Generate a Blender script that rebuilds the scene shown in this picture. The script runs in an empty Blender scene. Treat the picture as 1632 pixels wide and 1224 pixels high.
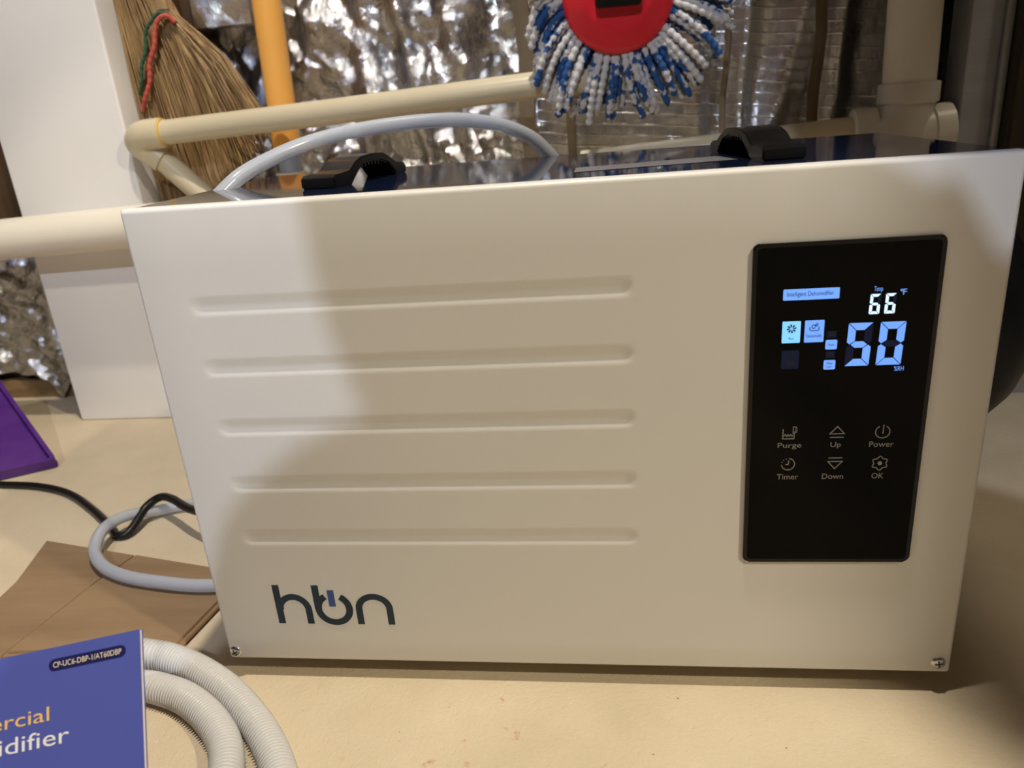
import bpy, bmesh, math, random
import numpy as np
from mathutils import Vector, Matrix, noise
random.seed(7); rng = np.random.default_rng(7)
sc = bpy.context.scene
COL = sc.collection
PI = math.pi

# ---------------------------------------------------------------- camera
R = ((0.990232, 0.117084, -0.075704), (-0.030178, -0.350112, -0.936222), (-0.136122, 0.929362, -0.343159))
cam_data = bpy.data.cameras.new('camera'); cam = bpy.data.objects.new('camera', cam_data); COL.objects.link(cam)
M = Matrix(((R[0][0], -R[1][0], -R[2][0], 0.33896), (R[0][1], -R[1][1], -R[2][1], -0.49707),
            (R[0][2], -R[1][2], -R[2][2], 0.44781), (0, 0, 0, 1)))
cam.matrix_world = M
cam_data.sensor_width = 36.0; cam_data.lens = 1202.02 / 1632 * 36
cam_data.clip_start = 0.01
cam_data.dof.use_dof = True; cam_data.dof.focus_distance = 0.60; cam_data.dof.aperture_fstop = 8.5
sc.camera = cam

# ---------------------------------------------------------------- world, lamps, exposure
w = bpy.data.worlds.new('room_air'); sc.world = w; w.use_nodes = True
w.node_tree.nodes['Background'].inputs[0].default_value = (0.9, 0.8, 0.66, 1)
w.node_tree.nodes['Background'].inputs[1].default_value = 0.045
sc.view_settings.view_transform = 'Standard'; sc.view_settings.look = 'None'
sc.view_settings.gamma = 1.0; sc.view_settings.exposure = 0.0
sc.view_settings.use_curve_mapping = False

def lamp(name, loc, radius, watts, col, aim=None):
    d = bpy.data.lights.new(name, 'AREA'); d.shape = 'DISK'; d.size = radius * 2; d.energy = watts; d.color = col
    o = bpy.data.objects.new(name, d); COL.objects.link(o); o.location = loc
    v = Vector(aim) - Vector(loc) if aim else Vector((0, 0, -1))
    o.rotation_euler = v.to_track_quat('-Z', 'Y').to_euler()
    return o
CEIL = 2.25
lamp('downlight_or_fill', (0.20, -2.40, CEIL - .02), 0.018, 34, (.80, .89, 1.08), (0.1, .3, .2))
lamp('downlight_or_fill', (1.20, .06, CEIL - .02), .03, 8, (1.0, .88, .68))  # added fill lamp, brightens the floor right of the machine
lamp('downlight_or_fill', (2.30, -1.25, CEIL - .02), .055, 66, (1.0, .90, .70), (.3, 0, .1))
lamp('downlight_or_fill', (0.24, -0.11, CEIL - .02), .03, 33, (1.0, .91, .78))

# ---------------------------------------------------------------- materials
def mat(name, base=(.8, .8, .8), rough=.5, metal=0.0, coat=0.0, spec=.5, emit=None, estr=0, trans=0, alpha=1, sss=0, ior=1.45):
    m = bpy.data.materials.new(name); m.use_nodes = True
    b = m.node_tree.nodes['Principled BSDF']
    b.inputs['Base Color'].default_value = (*base, 1); b.inputs['Roughness'].default_value = rough
    b.inputs['Metallic'].default_value = metal; b.inputs['Coat Weight'].default_value = coat
    b.inputs['Coat Roughness'].default_value = .05
    b.inputs['Specular IOR Level'].default_value = spec; b.inputs['IOR'].default_value = ior
    b.inputs['Transmission Weight'].default_value = trans; b.inputs['Alpha'].default_value = alpha
    if sss:
        b.inputs['Subsurface Weight'].default_value = sss; b.inputs['Subsurface Radius'].default_value = (.01, .01, .01)
        b.inputs['Subsurface Scale'].default_value = .5
    if emit:
        b.inputs['Emission Color'].default_value = (*emit, 1); b.inputs['Emission Strength'].default_value = estr
    return m
class NT:
    def __init__(s, m): s.t = m.node_tree; s.b = s.t.nodes['Principled BSDF']
    def n(s, typ, ins=None, **kw):
        x = s.t.nodes.new(typ)
        for k, v in kw.items(): setattr(x, k, v)
        for k, v in (ins or {}).items():
            if hasattr(v, 'is_output'): s.t.links.new(v, x.inputs[k])
            else: x.inputs[k].default_value = v
        return x
    def link(s, a, b): s.t.links.new(a, b)
    def pos(s): return s.n('ShaderNodeNewGeometry').outputs['Position']
    def ramp(s, fac, stops):
        r = s.n('ShaderNodeValToRGB', {'Fac': fac}); e = r.color_ramp.elements
        while len(e) < len(stops): e.new(.5)
        for el, (p, c) in zip(e, stops): el.position = p; el.color = (*c, 1) if len(c) == 3 else c
        return r.outputs['Color']
    def noise(s, scale, detail=4, rough=.55, vec=None, dist=0):
        return s.n('ShaderNodeTexNoise', {'Vector': vec if vec is not None else s.pos(), 'Scale': scale, 'Detail': detail, 'Roughness': rough, 'Distortion': dist}).outputs['Fac']
    def bump(s, h, strength=.3, dist=.002):
        b = s.n('ShaderNodeBump', {'Height': h, 'Strength': strength, 'Distance': dist}); s.link(b.outputs['Normal'], s.b.inputs['Normal'])
    def scaled(s, v): return s.n('ShaderNodeMapping', {'Vector': s.pos(), 'Scale': v}).outputs['Vector']

def varied(name, c0, c1, scale=8, rough=.5, bump=0, bscale=200, bdist=.001, stretch=None, **kw):
    m = mat(name, c0, rough, **kw); t = NT(m)
    v = t.scaled(stretch) if stretch else t.pos()
    t.link(t.ramp(t.noise(scale, 5, .6, v), [(.3, c0), (.7, c1)]), t.b.inputs['Base Color'])
    if bump: t.bump(t.noise(bscale, 3, .6, v), bump, bdist)
    return m

m_white = mat('white_powder_coat', (.715, .705, .69), .36); t = NT(m_white); t.bump(t.noise(900, 2), .05, .0004)
m_navy = mat('navy_gloss', (.008, .014, .04), .05, spec=.8)
m_black = mat('black_plastic', (.006, .006, .0065), .24)
m_glass = mat('black_glass', (.0012, .0011, .0012), .08, spec=.09)
m_bezel = mat('black_bezel', (.002, .002, .002), .2, spec=.35)
m_rubber = mat('black_rubber', (.006, .006, .006), .45, spec=.3)
m_logo = mat('dark_teal_print', (.004, .022, .045), .35)
m_logoblue = mat('blue_print', (.045, .09, .30), .35)
m_print = mat('grey_print', (.24, .23, .23), .5)
m_lit = mat('lit_blue', (.1, .2, .5), .5, emit=(.15, .36, 1.0), estr=.95)
m_litw = mat('lit_pale_blue', (.1, .2, .5), .5, emit=(.62, .82, 1.0), estr=1.35)
m_litc = mat('lit_cyan', (.1, .2, .5), .5, emit=(.22, .62, 1.0), estr=1.0)
m_unlit = mat('unlit_segment', (.004, .005, .013), .4, spec=.15, emit=(.05, .07, .22), estr=.09)
m_inkblue = mat('display_ink', (.003, .008, .03), .6)
m_steel = mat('screw_steel', (.62, .60, .56), .25, metal=1)
m_slot = mat('screw_recess', (.02, .02, .02), .5)
m_labelstrip = mat('silver_label', (.17, .175, .19), .3)
m_pvc = varied('cream_pvc', (.62, .54, .37), (.66, .575, .40), 6, .32)
m_pvcw = varied('white_pvc', (.78, .72, .60), (.81, .76, .65), 5, .35)
m_pvcg = varied('pvc_socket', (.66, .62, .56), (.70, .66, .60), 5, .35)
m_glue = mat('yellow_glue', (.75, .50, .12), .4)
m_orange = varied('orange_pipe', (.95, .45, .09), (.96, .49, .11), 9, .4)
m_printdark = mat('dark_pipe_print', (.18, .09, .03), .5)
m_board = varied('white_board', (.85, .83, .80), (.88, .86, .83), 3, .45)
m_straw = varied('broom_straw', (.22, .12, .045), (.56, .38, .18), 75, .65, stretch=(1, 1, .15))
m_red = mat('red_plastic', (.88, .025, .04), .3)
m_twine_r = mat('red_twine', (.55, .10, .07), .7)
m_twine_g = mat('green_twine', (.03, .10, .05), .7)
m_purple = varied('purple_plastic', (.070, .018, .17), (.095, .030, .20), 22, .24)
m_cord = mat('black_cord', (.005, .0045, .004), .42)
m_paper = mat('white_paper', (.80, .78, .76), .6)
m_cover = mat('blue_cover', (.085, .11, .44), .35)
m_pill = mat('navy_pill', (.012, .015, .10), .4)
m_gold = mat('gold_ink', (.85, .55, .19), .5)
m_palegold = mat('pale_gold_ink', (.85, .74, .55), .5)
m_whiteink = mat('white_ink', (.85, .85, .88), .5)
m_arcink = mat('pale_blue_ink', (.16, .20, .58), .5)
m_sill = varied('sill_wood', (.16, .09, .035), (.34, .22, .10), 12, .7, stretch=(.3, 1, 3))
m_darkwood = varied('dark_wood', (.022, .014, .007), (.038, .025, .012), 8, .6, stretch=(1, 1, .2))
m_brownwood = varied('brown_wood', (.075, .040, .016), (.12, .068, .030), 8, .6)
m_grey = varied('grey_metal', (.30, .31, .345), (.35, .36, .40), 4, .45, metal=.3, stretch=(1, 1, 12))
m_wallpaint = varied('wall_paint', (.20, .17, .14), (.24, .21, .17), 3, .8)
m_ceiling = varied('ceiling_timber', (.16, .115, .07), (.22, .16, .10), 3, .9)
m_tan = varied('kraft_tape', (.26, .20, .13), (.34, .27, .18), 18, .45)
m_skin = mat('skin', (.55, .34, .25), .5); m_cloth = mat('dark_clothes', (.05, .055, .07), .85); m_hair = mat('dark_hair', (.02, .014, .01), .6)

# translucent drain tube, corrugated hose
m_tube = mat('clear_vinyl', (.66, .70, .78), .14, trans=.5, ior=1.3)
m_hose = mat('milky_hose', (.76, .755, .75), .18, trans=.25, ior=1.3)

# cardboard
m_card = mat('brown_cardboard', (.25, .16, .085), .75); t = NT(m_card)
t.link(t.ramp(t.noise(5, 5, .6, t.scaled((1, 6, 1))), [(.25, (.20, .125, .065)), (.75, (.285, .19, .105))]), t.b.inputs['Base Color'])
t.bump(t.noise(160, 3, .6, t.scaled((.3, 2, 1))), .25, .0008)
m_cardedge = mat('cardboard_edge', (.42, .26, .12), .8)

# floor
m_floor = mat('beige_floor', (.58, .45, .29), .55); t = NT(m_floor); p = t.pos()
base = t.ramp(t.noise(7, 6, .6), [(.25, (.55, .455, .315)), (.5, (.63, .525, .37)), (.75, (.68, .575, .42))])
spots = t.n('ShaderNodeTexNoise', {'Vector': p, 'Scale': 44.0, 'Detail': 3.0, 'Roughness': .6}).outputs['Fac']
sm = t.ramp(spots, [(.66, (0, 0, 0)), (.74, (1, 1, 1))])
area = t.n('ShaderNodeVectorMath', {0: p, 1: (.24, -.045, 0)}, operation='DISTANCE').outputs['Value']
am = t.ramp(area, [(.05, (1, 1, 1)), (.14, (0, 0, 0))])
mm = t.n('ShaderNodeMath', {0: sm, 1: am}, operation='MULTIPLY').outputs[0]
mm = t.n('ShaderNodeMath', {0: mm, 1: .8}, operation='MULTIPLY').outputs[0]
mx = t.n('ShaderNodeMix', {'Factor': mm, 'A': base, 'B': (.50, .16, .10, 1)}, data_type='RGBA')
mx.inputs[6].default_value = (0, 0, 0, 1); t.link(base, mx.inputs[6]); mx.inputs[7].default_value = (.50, .17, .10, 1); t.link(mm, mx.inputs[0])
specks = t.n('ShaderNodeTexVoronoi', {'Vector': p, 'Scale': 55.0}).outputs['Distance']
sk = t.ramp(specks, [(.035, (1, 1, 1)), (.06, (0, 0, 0))])
sk2 = t.n('ShaderNodeMath', {0: sk, 1: t.ramp(t.noise(3.5, 2), [(.5, (0, 0, 0)), (.62, (1, 1, 1))])}, operation='MULTIPLY').outputs[0]
mx2 = t.n('ShaderNodeMix', data_type='RGBA'); t.link(mx.outputs[2], mx2.inputs[6]); mx2.inputs[7].default_value = (.16, .10, .05, 1); t.link(sk2, mx2.inputs[0])
t.link(mx2.outputs[2], t.b.inputs['Base Color'])
t.bump(t.noise(230, 5, .7), .6, .0022)

# foil
def foil(name, scrim):
    m = mat(name, (.70, .70, .705), .17, metal=1.0); t = NT(m); p = t.pos()
    fine = t.noise(52, 7, .66, t.scaled((1.3, 1, .8)), .8)
    v = t.n('ShaderNodeTexVoronoi', {'Vector': t.n('ShaderNodeVectorMath', {0: p, 1: t.n('ShaderNodeVectorMath', {0: t.n('ShaderNodeTexNoise', {'Vector': p, 'Scale': 14.0, 'Detail': 3.0}).outputs['Color'], 1: (.05, .05, .05)}, operation='MULTIPLY').outputs[0]}, operation='ADD').outputs[0], 'Scale': 34.0}, feature='DISTANCE_TO_EDGE').outputs['Distance']
    h = t.n('ShaderNodeMath', {0: fine, 1: t.n('ShaderNodeMath', {0: v, 1: .5}, operation='MULTIPLY').outputs[0]}, operation='ADD').outputs[0]
    if scrim:
        sep = t.n('ShaderNodeSeparateXYZ', {0: p})
        def lines(o, pitch, wd):
            f = t.n('ShaderNodeMath', {0: o, 1: pitch}, operation='PINGPONG').outputs[0]
            return t.ramp(t.n('ShaderNodeMath', {0: f, 1: 1.0 / pitch}, operation='MULTIPLY').outputs[0], [(0, (1, 1, 1)), (wd, (0, 0, 0))])
        tilt = t.n('ShaderNodeMath', {0: sep.outputs[0], 1: -.10}, operation='MULTIPLY').outputs[0]
        zz = t.n('ShaderNodeMath', {0: sep.outputs[2], 1: tilt}, operation='SUBTRACT').outputs[0]
        g = t.n('ShaderNodeMath', {0: lines(zz, .0080, .22), 1: t.n('ShaderNodeMath', {0: lines(sep.outputs[0], .0095, .16), 1: .15}, operation='MULTIPLY').outputs[0]}, operation='MAXIMUM').outputs[0]
        h = t.n('ShaderNodeMath', {0: t.n('ShaderNodeMath', {0: h, 1: .55}, operation='MULTIPLY').outputs[0], 1: t.n('ShaderNodeMath', {0: g, 1: .16}, operation='MULTIPLY').outputs[0]}, operation='ADD').outputs[0]
        t.b.inputs['Base Color'].default_value = (.68, .68, .69, 1)
    wn = t.n('ShaderNodeTexNoise', {'Vector': p, 'Scale': 11.0, 'Detail': 3.0}).outputs['Color']
    wv = t.n('ShaderNodeVectorMath', {0: p, 1: t.n('ShaderNodeVectorMath', {0: wn, 1: (.09, .0, .12)}, operation='MULTIPLY').outputs[0]}, operation='ADD').outputs[0]
    wv = t.n('ShaderNodeVectorMath', {0: wv, 1: (1.0, .15, .55)}, operation='MULTIPLY').outputs[0]
    def facets(scale, k):
        c = t.n('ShaderNodeTexVoronoi', {'Vector': wv, 'Scale': scale}).outputs['Color']
        c = t.n('ShaderNodeVectorMath', {0: c, 1: (.5, .5, .5)}, operation='SUBTRACT').outputs[0]
        return t.n('ShaderNodeVectorMath', {0: c, 1: (k, k * .3, k * 1.1)}, operation='MULTIPLY').outputs[0]
    fa = t.n('ShaderNodeVectorMath', {0: facets(30.0 if not scrim else 9.0, .50 if not scrim else .13), 1: facets(85.0, .36 if not scrim else .07)}, operation='ADD').outputs[0]
    nn = t.n('ShaderNodeNewGeometry').outputs['Normal']
    nn = t.n('ShaderNodeVectorMath', {0: t.n('ShaderNodeVectorMath', {0: nn, 1: fa}, operation='ADD').outputs[0]}, operation='NORMALIZE').outputs[0]
    rid = t.n('ShaderNodeTexNoise', {'Vector': wv, 'Scale': 17.0, 'Detail': 4.0, 'Roughness': .5}, noise_type='RIDGED_MULTIFRACTAL', normalize=True).outputs['Fac']
    h = t.n('ShaderNodeMath', {0: h, 1: t.n('ShaderNodeMath', {0: rid, 1: .7 if not scrim else .12}, operation='MULTIPLY').outputs[0]}, operation='ADD').outputs[0]
    bp = t.n('ShaderNodeBump', {'Height': h, 'Strength': .5, 'Distance': .008 if scrim else .010, 'Normal': nn}); t.link(bp.outputs['Normal'], t.b.inputs['Normal'])
    t.link(t.ramp(t.noise(9, 3), [(.3, (.07, .07, .07)), (.7, (.19, .19, .19))] if not scrim else [(.3, (.20, .20, .20)), (.7, (.33, .33, .33))]), t.b.inputs['Roughness'])
    return m
m_foil = foil('crumpled_foil', False); m_scrim = foil('reinforced_foil', True)

# mop strands: white yarn with blue patches
m_yarn = mat('mop_yarn', (.75, .72, .70), .9); t = NT(m_yarn)
oi = t.n('ShaderNodeObjectInfo').outputs['Random']
off = t.n('ShaderNodeMath', {0: oi, 1: .22}, operation='MULTIPLY').outputs[0]
f = t.n('ShaderNodeMath', {0: t.noise(58, 2, .5), 1: off}, operation='ADD').outputs[0]
t.link(t.ramp(f, [(.64, (.70, .67, .65)), (.69, (.03, .105, .30))]), t.b.inputs['Base Color'])
t.bump(t.noise(700, 3), .6, .002)

# ---------------------------------------------------------------- helpers
def link(o, parent=None):
    COL.objects.link(o)
    if parent is not None: o.parent = parent
    return o
def tag(o, label=None, cat=None, group=None, kind=None):
    if label: o['label'] = label
    if cat: o['category'] = cat
    if group: o['group'] = group
    if kind: o['kind'] = kind
    return o
def thing(name, label, cat, loc=(0, 0, 0), group=None):
    o = bpy.data.objects.new(name, None); o.empty_display_size = .05; o.location = loc
    COL.objects.link(o); tag(o, label, cat, group)
    bpy.context.view_layer.update()
    return o
def setpar(o, parent):
    o.parent = parent
    if parent is not None:
        m = Matrix.Identity(4); q = parent
        while q is not None: m = q.matrix_basis @ (q.matrix_parent_inverse if False else Matrix.Identity(4)) @ m if False else m; q = q.parent
def finish(name, bm, m, parent=None, smooth=True, mats=None, angle=40):
    """link a bmesh given in WORLD coordinates as one mesh object below parent"""
    me = bpy.data.meshes.new(name)
    bmesh.ops.recalc_face_normals(bm, faces=bm.faces)
    if smooth:
        ca = math.radians(angle)
        for f_ in bm.faces: f_.smooth = True
        for e in bm.edges:
            if len(e.link_faces) == 2 and e.calc_face_angle(0) > ca: e.smooth = False
    bm.to_mesh(me); bm.free()
    for mm_ in (mats or [m]): me.materials.append(mm_)
    o = bpy.data.objects.new(name, me); COL.objects.link(o)
    if parent is not None:
        off = Vector((0, 0, 0)); q = parent
        while q is not None: off += q.location; q = q.parent
        o.parent = parent
        me.transform(Matrix.Translation(-off))
    else:
        # origin at base centre
        vs = [v.co for v in me.vertices]
        c = Vector(((min(v.x for v in vs) + max(v.x for v in vs)) / 2, (min(v.y for v in vs) + max(v.y for v in vs)) / 2, min(v.z for v in vs)))
        me.transform(Matrix.Translation(-c)); o.location = c
    return o
def bm_new(): return bmesh.new()
def add_box(bm, lo, hi, bev=0, rot=None, seg=2):
    lo = Vector(lo); hi = Vector(hi); c = (lo + hi) / 2; d = hi - lo
    r = bmesh.ops.create_cube(bm, size=1.0); vs = r['verts']
    for v in vs: v.co = Vector((v.co.x * d.x, v.co.y * d.y, v.co.z * d.z))
    if bev:
        es = list({e for v in vs for e in v.link_edges})
        q = bmesh.ops.bevel(bm, geom=es, offset=bev, segments=seg, affect='EDGES', profile=.5)
        vs = list({v for f_ in q['faces'] for v in f_.verts} | {v for v in vs if v.is_valid})
    for v in vs:
        if rot is not None: v.co = rot @ v.co
        v.co += c
    return vs
def catmull(pts, n=8):
    pts = [Vector(p) for p in pts]; P = [2 * pts[0] - pts[1]] + pts + [2 * pts[-1] - pts[-2]]; out = []
    for i in range(1, len(P) - 2):
        a, b, c, d = P[i - 1:i + 3]
        for k in range(n):
            s = k / n
            out.append(.5 * (2 * b + (c - a) * s + (2 * a - 5 * b + 4 * c - d) * s * s + (3 * b - a - 3 * c + d) * s ** 3))
    out.append(pts[-1]); return out
def resample(pts, step):
    d = [0]
    for a, b in zip(pts, pts[1:]): d.append(d[-1] + (b - a).length)
    n = max(2, int(d[-1] / step)); out = []; j = 0
    for i in range(n + 1):
        s = d[-1] * i / n
        while j < len(d) - 2 and d[j + 1] < s: j += 1
        k = (s - d[j]) / max(1e-9, d[j + 1] - d[j]); out.append(pts[j].lerp(pts[j + 1], k))
    return out
def add_tube(bm, pts, r, n=12, cap=True, hole=None):
    """sweep a circle along pts; r is a number or a function of (index, count)"""
    pts = [Vector(p) for p in pts]; N = len(pts); rings = []
    t0 = (pts[1] - pts[0]).normalized(); up = Vector((0, 0, 1)) if abs(t0.z) < .9 else Vector((1, 0, 0))
    x = t0.cross(up).normalized()
    for i in range(N):
        t_ = (pts[min(N - 1, i + 1)] - pts[max(0, i - 1)]).normalized()
        x = (x - t_ * x.dot(t_)).normalized(); y = t_.cross(x)
        rr = r(i, N) if callable(r) else r
        rings.append([bm.verts.new(pts[i] + (x * math.cos(2 * PI * k / n) + y * math.sin(2 * PI * k / n)) * rr) for k in range(n)])
    for a, b in zip(rings, rings[1:]):
        for k in range(n): bm.faces.new((a[k], a[(k + 1) % n], b[(k + 1) % n], b[k]))
    if cap: bm.faces.new(rings[0][::-1]); bm.faces.new(rings[-1])
    return rings
def add_lathe(bm, prof, origin, axis, n=32):
    """revolve (distance along axis, radius) pairs about axis through origin"""
    axis = Vector(axis).normalized(); o = Vector(origin); up = Vector((0, 0, 1)) if abs(axis.z) < .9 else Vector((1, 0, 0))
    x = axis.cross(up).normalized(); y = axis.cross(x); rings = []
    for d, r in prof:
        rings.append([bm.verts.new(o + axis * d + (x * math.cos(2 * PI * k / n) + y * math.sin(2 * PI * k / n)) * max(r, 1e-5)) for k in range(n)])
    for a, b in zip(rings, rings[1:]):
        for k in range(n): bm.faces.new((a[k], a[(k + 1) % n], b[(k + 1) % n], b[k]))
    bm.faces.new(rings[0][::-1]); bm.faces.new(rings[-1])
def plane_map(o, ex, ey):
    o = Vector(o); ex = Vector(ex); ey = Vector(ey); ez = ex.cross(ey).normalized()
    return lambda u, v, h=0: o + ex * u + ey * v + ez * h
FRONT = plane_map((0, 0, 0), (1, 0, 0), (0, 0, 1))          # machine front: u = x, v = z, h towards the viewer
def add_poly(bm, mp, pts, h0, h1):
    a = [bm.verts.new(mp(u, v, h1)) for u, v in pts]; b = [bm.verts.new(mp(u, v, h0)) for u, v in pts]
    bm.faces.new(a); n = len(pts)
    for i in range(n): bm.faces.new((a[i], b[i], b[(i + 1) % n], a[(i + 1) % n]))
def add_stroke(bm, mp, pts, wd, h0, h1, closed=False):
    P = [Vector(p) for p in pts]; n = len(P); L = []; Rr = []
    for i in range(n):
        a = P[(i - 1) % n] if closed or i > 0 else P[i]; b = P[(i + 1) % n] if closed or i < n - 1 else P[i]
        t1 = (P[i] - a).normalized() if (P[i] - a).length > 1e-9 else (b - P[i]).normalized()
        t2 = (b - P[i]).normalized() if (b - P[i]).length > 1e-9 else t1
        tt = (t1 + t2); tt = tt.normalized() if tt.length > 1e-6 else t1
        nn = Vector((-tt.y, tt.x)); k = wd / 2 / max(.45, nn.dot(Vector((-t1.y, t1.x))))
        L.append(P[i] + nn * k); Rr.append(P[i] - nn * k)
    rng_ = range(n) if closed else range(n - 1)
    A = [bm.verts.new(mp(p.x, p.y, h1)) for p in L]; B = [bm.verts.new(mp(p.x, p.y, h1)) for p in Rr]
    C_ = [bm.verts.new(mp(p.x, p.y, h0)) for p in L]; D = [bm.verts.new(mp(p.x, p.y, h0)) for p in Rr]
    for i in rng_:
        j = (i + 1) % n
        bm.faces.new((A[i], A[j], B[j], B[i])); bm.faces.new((A[i], C_[i], C_[j], A[j])); bm.faces.new((B[i], B[j], D[j], D[i]))
def arc(cx, cy, rx, ry, a0, a1, n=20):
    return [(cx + rx * math.cos(math.radians(a0 + (a1 - a0) * i / n)), cy + ry * math.sin(math.radians(a0 + (a1 - a0) * i / n))) for i in range(n + 1)]
def rrect(u0, v0, u1, v1, r, n=5):
    o = []
    for cx, cy, a in ((u1 - r, v1 - r, 0), (u0 + r, v1 - r, 90), (u0 + r, v0 + r, 180), (u1 - r, v0 + r, 270)):
        o += [(cx + r * math.cos(math.radians(a + 90 * i / n)), cy + r * math.sin(math.radians(a + 90 * i / n))) for i in range(n + 1)]
    return o
def add_text(bm, mp, s, u0, u1, v0, v1, h, shear=0.0, keep=False):
    """flat lettering, stretched to the box u0..u1, v0..v1"""
    c = bpy.data.curves.new('lettering', 'FONT'); c.body = s; c.size = 1; c.shear = shear; c.resolution_u = 4
    o = bpy.data.objects.new('lettering', c); COL.objects.link(o)
    dg = bpy.context.evaluated_depsgraph_get(); me = o.evaluated_get(dg).to_mesh()
    V = [v.co.copy() for v in me.vertices]; F = [list(p_.vertices) for p_ in me.polygons]
    o.evaluated_get(dg).to_mesh_clear(); bpy.data.objects.remove(o); bpy.data.curves.remove(c)
    x0 = min(v.x for v in V); x1 = max(v.x for v in V); y0 = min(v.y for v in V); y1 = max(v.y for v in V)
    if keep:  # keep the letters' own proportions, v0 is the baseline and v1 the height of the tallest letter, right end at u1
        k = (v1 - v0) / y1; f_ = lambda v: (u1 - (x1 - v.x) * k, v0 + v.y * k)
    else: f_ = lambda v: (u0 + (v.x - x0) / (x1 - x0) * (u1 - u0), v0 + (v.y - y0) / (y1 - y0) * (v1 - v0))
    vs = [bm.verts.new(mp(*f_(v), h)) for v in V]
    for p_ in F:
        try: bm.faces.new([vs[i] for i in p_])
        except ValueError: pass
def flat(name, bm, m, parent):      # print and lit marks: no smoothing
    me = bpy.data.meshes.new(name); bm.to_mesh(me); bm.free(); me.materials.append(m)
    o = bpy.data.objects.new(name, me); COL.objects.link(o)
    off = Vector((0, 0, 0)); q = parent
    while q is not None: off += q.location; q = q.parent
    o.parent = parent; me.transform(Matrix.Translation(-off)); return o
def struct(name, bm, m, parent=None, **kw):
    o = finish(name, bm, m, parent, **kw)
    if parent is None: o['kind'] = 'structure'
    return o

# ---------------------------------------------------------------- the room
bm = bm_new(); add_box(bm, (-3.0, -4.0, -.05), (3.2, .80, 0)); struct('floor', bm, m_floor, smooth=False)
bm = bm_new(); add_box(bm, (-3.0, -4.0, CEIL), (3.2, .80, CEIL + .05)); struct('ceiling', bm, m_ceiling, smooth=False)
bm = bm_new(); add_box(bm, (-3.0, .745, 0), (3.2, .80, CEIL)); wall_back = struct('wall_back', bm, m_brownwood, smooth=False)
bm = bm_new(); add_box(bm, (-3.05, -4.0, 0), (-3.0, .80, CEIL)); struct('wall_left', bm, m_wallpaint, smooth=False)
bm = bm_new(); add_box(bm, (1.25, -.515, 0), (1.33, .745, CEIL)); struct('wall_right', bm, m_wallpaint, smooth=False)
bm = bm_new(); add_box(bm, (-3.0, -4.05, 0), (3.2, -4.0, CEIL)); struct('wall_front', bm, m_wallpaint, smooth=False)
bm = bm_new(); add_box(bm, (3.2, -4.0, 0), (3.25, .80, CEIL)); struct('wall_far_right', bm, m_wallpaint, smooth=False)

bm = bm_new(); add_box(bm, (.365, -1.27, 1.42), (1.0, .66, CEIL - .001)); struct('added_shade_box', bm, m_wallpaint, smooth=False)      # unseen box added under the ceiling, keeps lamp light off the right side
# crumpled foil insulation hung on the wall
def tri(x): return np.abs((x % 1.0) * 2 - 1)
def crumple(X, Z, seed, amp, freq, n=7):
    r = np.random.default_rng(seed); H = np.zeros_like(X)
    wx = .03 * np.sin(9 * Z + 4 * X + seed) + .018 * np.sin(23 * Z - 11 * X); wz = .03 * np.sin(8 * X - 5 * Z + 2 * seed) + .018 * np.sin(19 * X + 13 * Z)
    for i in range(n):
        a = r.uniform(0, PI); fr = freq * r.uniform(.6, 1.7)
        d = (X + wx) * math.cos(a) + (Z + wz) * math.sin(a)
        mask = .5 + .5 * np.sin(fr * .6 * (X * math.cos(a + 1.1) + Z * math.sin(a + 1.1)) + r.uniform(0, 6))
        H += (tri(d * fr + r.uniform()) - .5) * mask / (fr / freq)
    return H * amp
def foil_sheet(x0, x1, z1, ybase, m, seed, amp, freq, folds, bottom):
    nx = int((x1 - x0) / .0055); nz = int(z1 / .0055)
    X, Z0 = np.meshgrid(np.linspace(x0, x1, nx), np.linspace(0, 1, nz))
    B = bottom(X); Z = B + (z1 - B) * Z0
    Y = ybase + crumple(X, Z, seed, amp, freq) + crumple(X, Z, seed + 5, amp * .42, freq * 2.7, 8) + crumple(X, Z, seed + 9, amp * .16, freq * 7, 8)
    for fx, fw, fa, tl in folds: Y -= fa * np.exp(-((X - fx - tl * (Z - .5)) / fw) ** 2)
    Y = np.minimum(Y, .738)
    V = np.stack([X, Y, Z], -1).reshape(-1, 3)
    i = np.arange(nx * nz).reshape(nz, nx)
    F = np.stack([i[:-1, :-1], i[:-1, 1:], i[1:, 1:], i[1:, :-1]], -1).reshape(-1, 4)
    me = bpy.data.meshes.new('foil_sheet'); me.from_pydata(V - np.array(wall_back.location), [], F.tolist())
    me.materials.append(m); me.shade_smooth() if hasattr(me, 'shade_smooth') else None
    o = bpy.data.objects.new('foil_sheet', me); COL.objects.link(o); o.parent = wall_back
    return o
def bot_left(X): return .035 + .012 * np.sin(X * 31) + .02 * tri(X * 7.3) - .045 * np.exp(-((X + .69) / .018) ** 2)
foil_sheet(-1.5, .235, 1.15, .715, m_foil, 3, .012, 9.0, [(-.02, .02, .02, .05), (.05, .012, .022, -.12), (.13, .02, .012, -.1)], bot_left)
foil_sheet(.225, 1.24, 1.15, .712, m_scrim, 11, .006, 3.0, [(.30, .02, .014, .06), (.47, .012, .016, .0), (.535, .014, .018, .05), (.60, .02, .02, .25), (.66, .018, .03, .06), (.78, .02, .014, .3), (.87, .016, .016, -.1)], lambda X: .015 + .01 * tri(X * 6))['label'] = 'flat foil with raised scrim threads'
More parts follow.
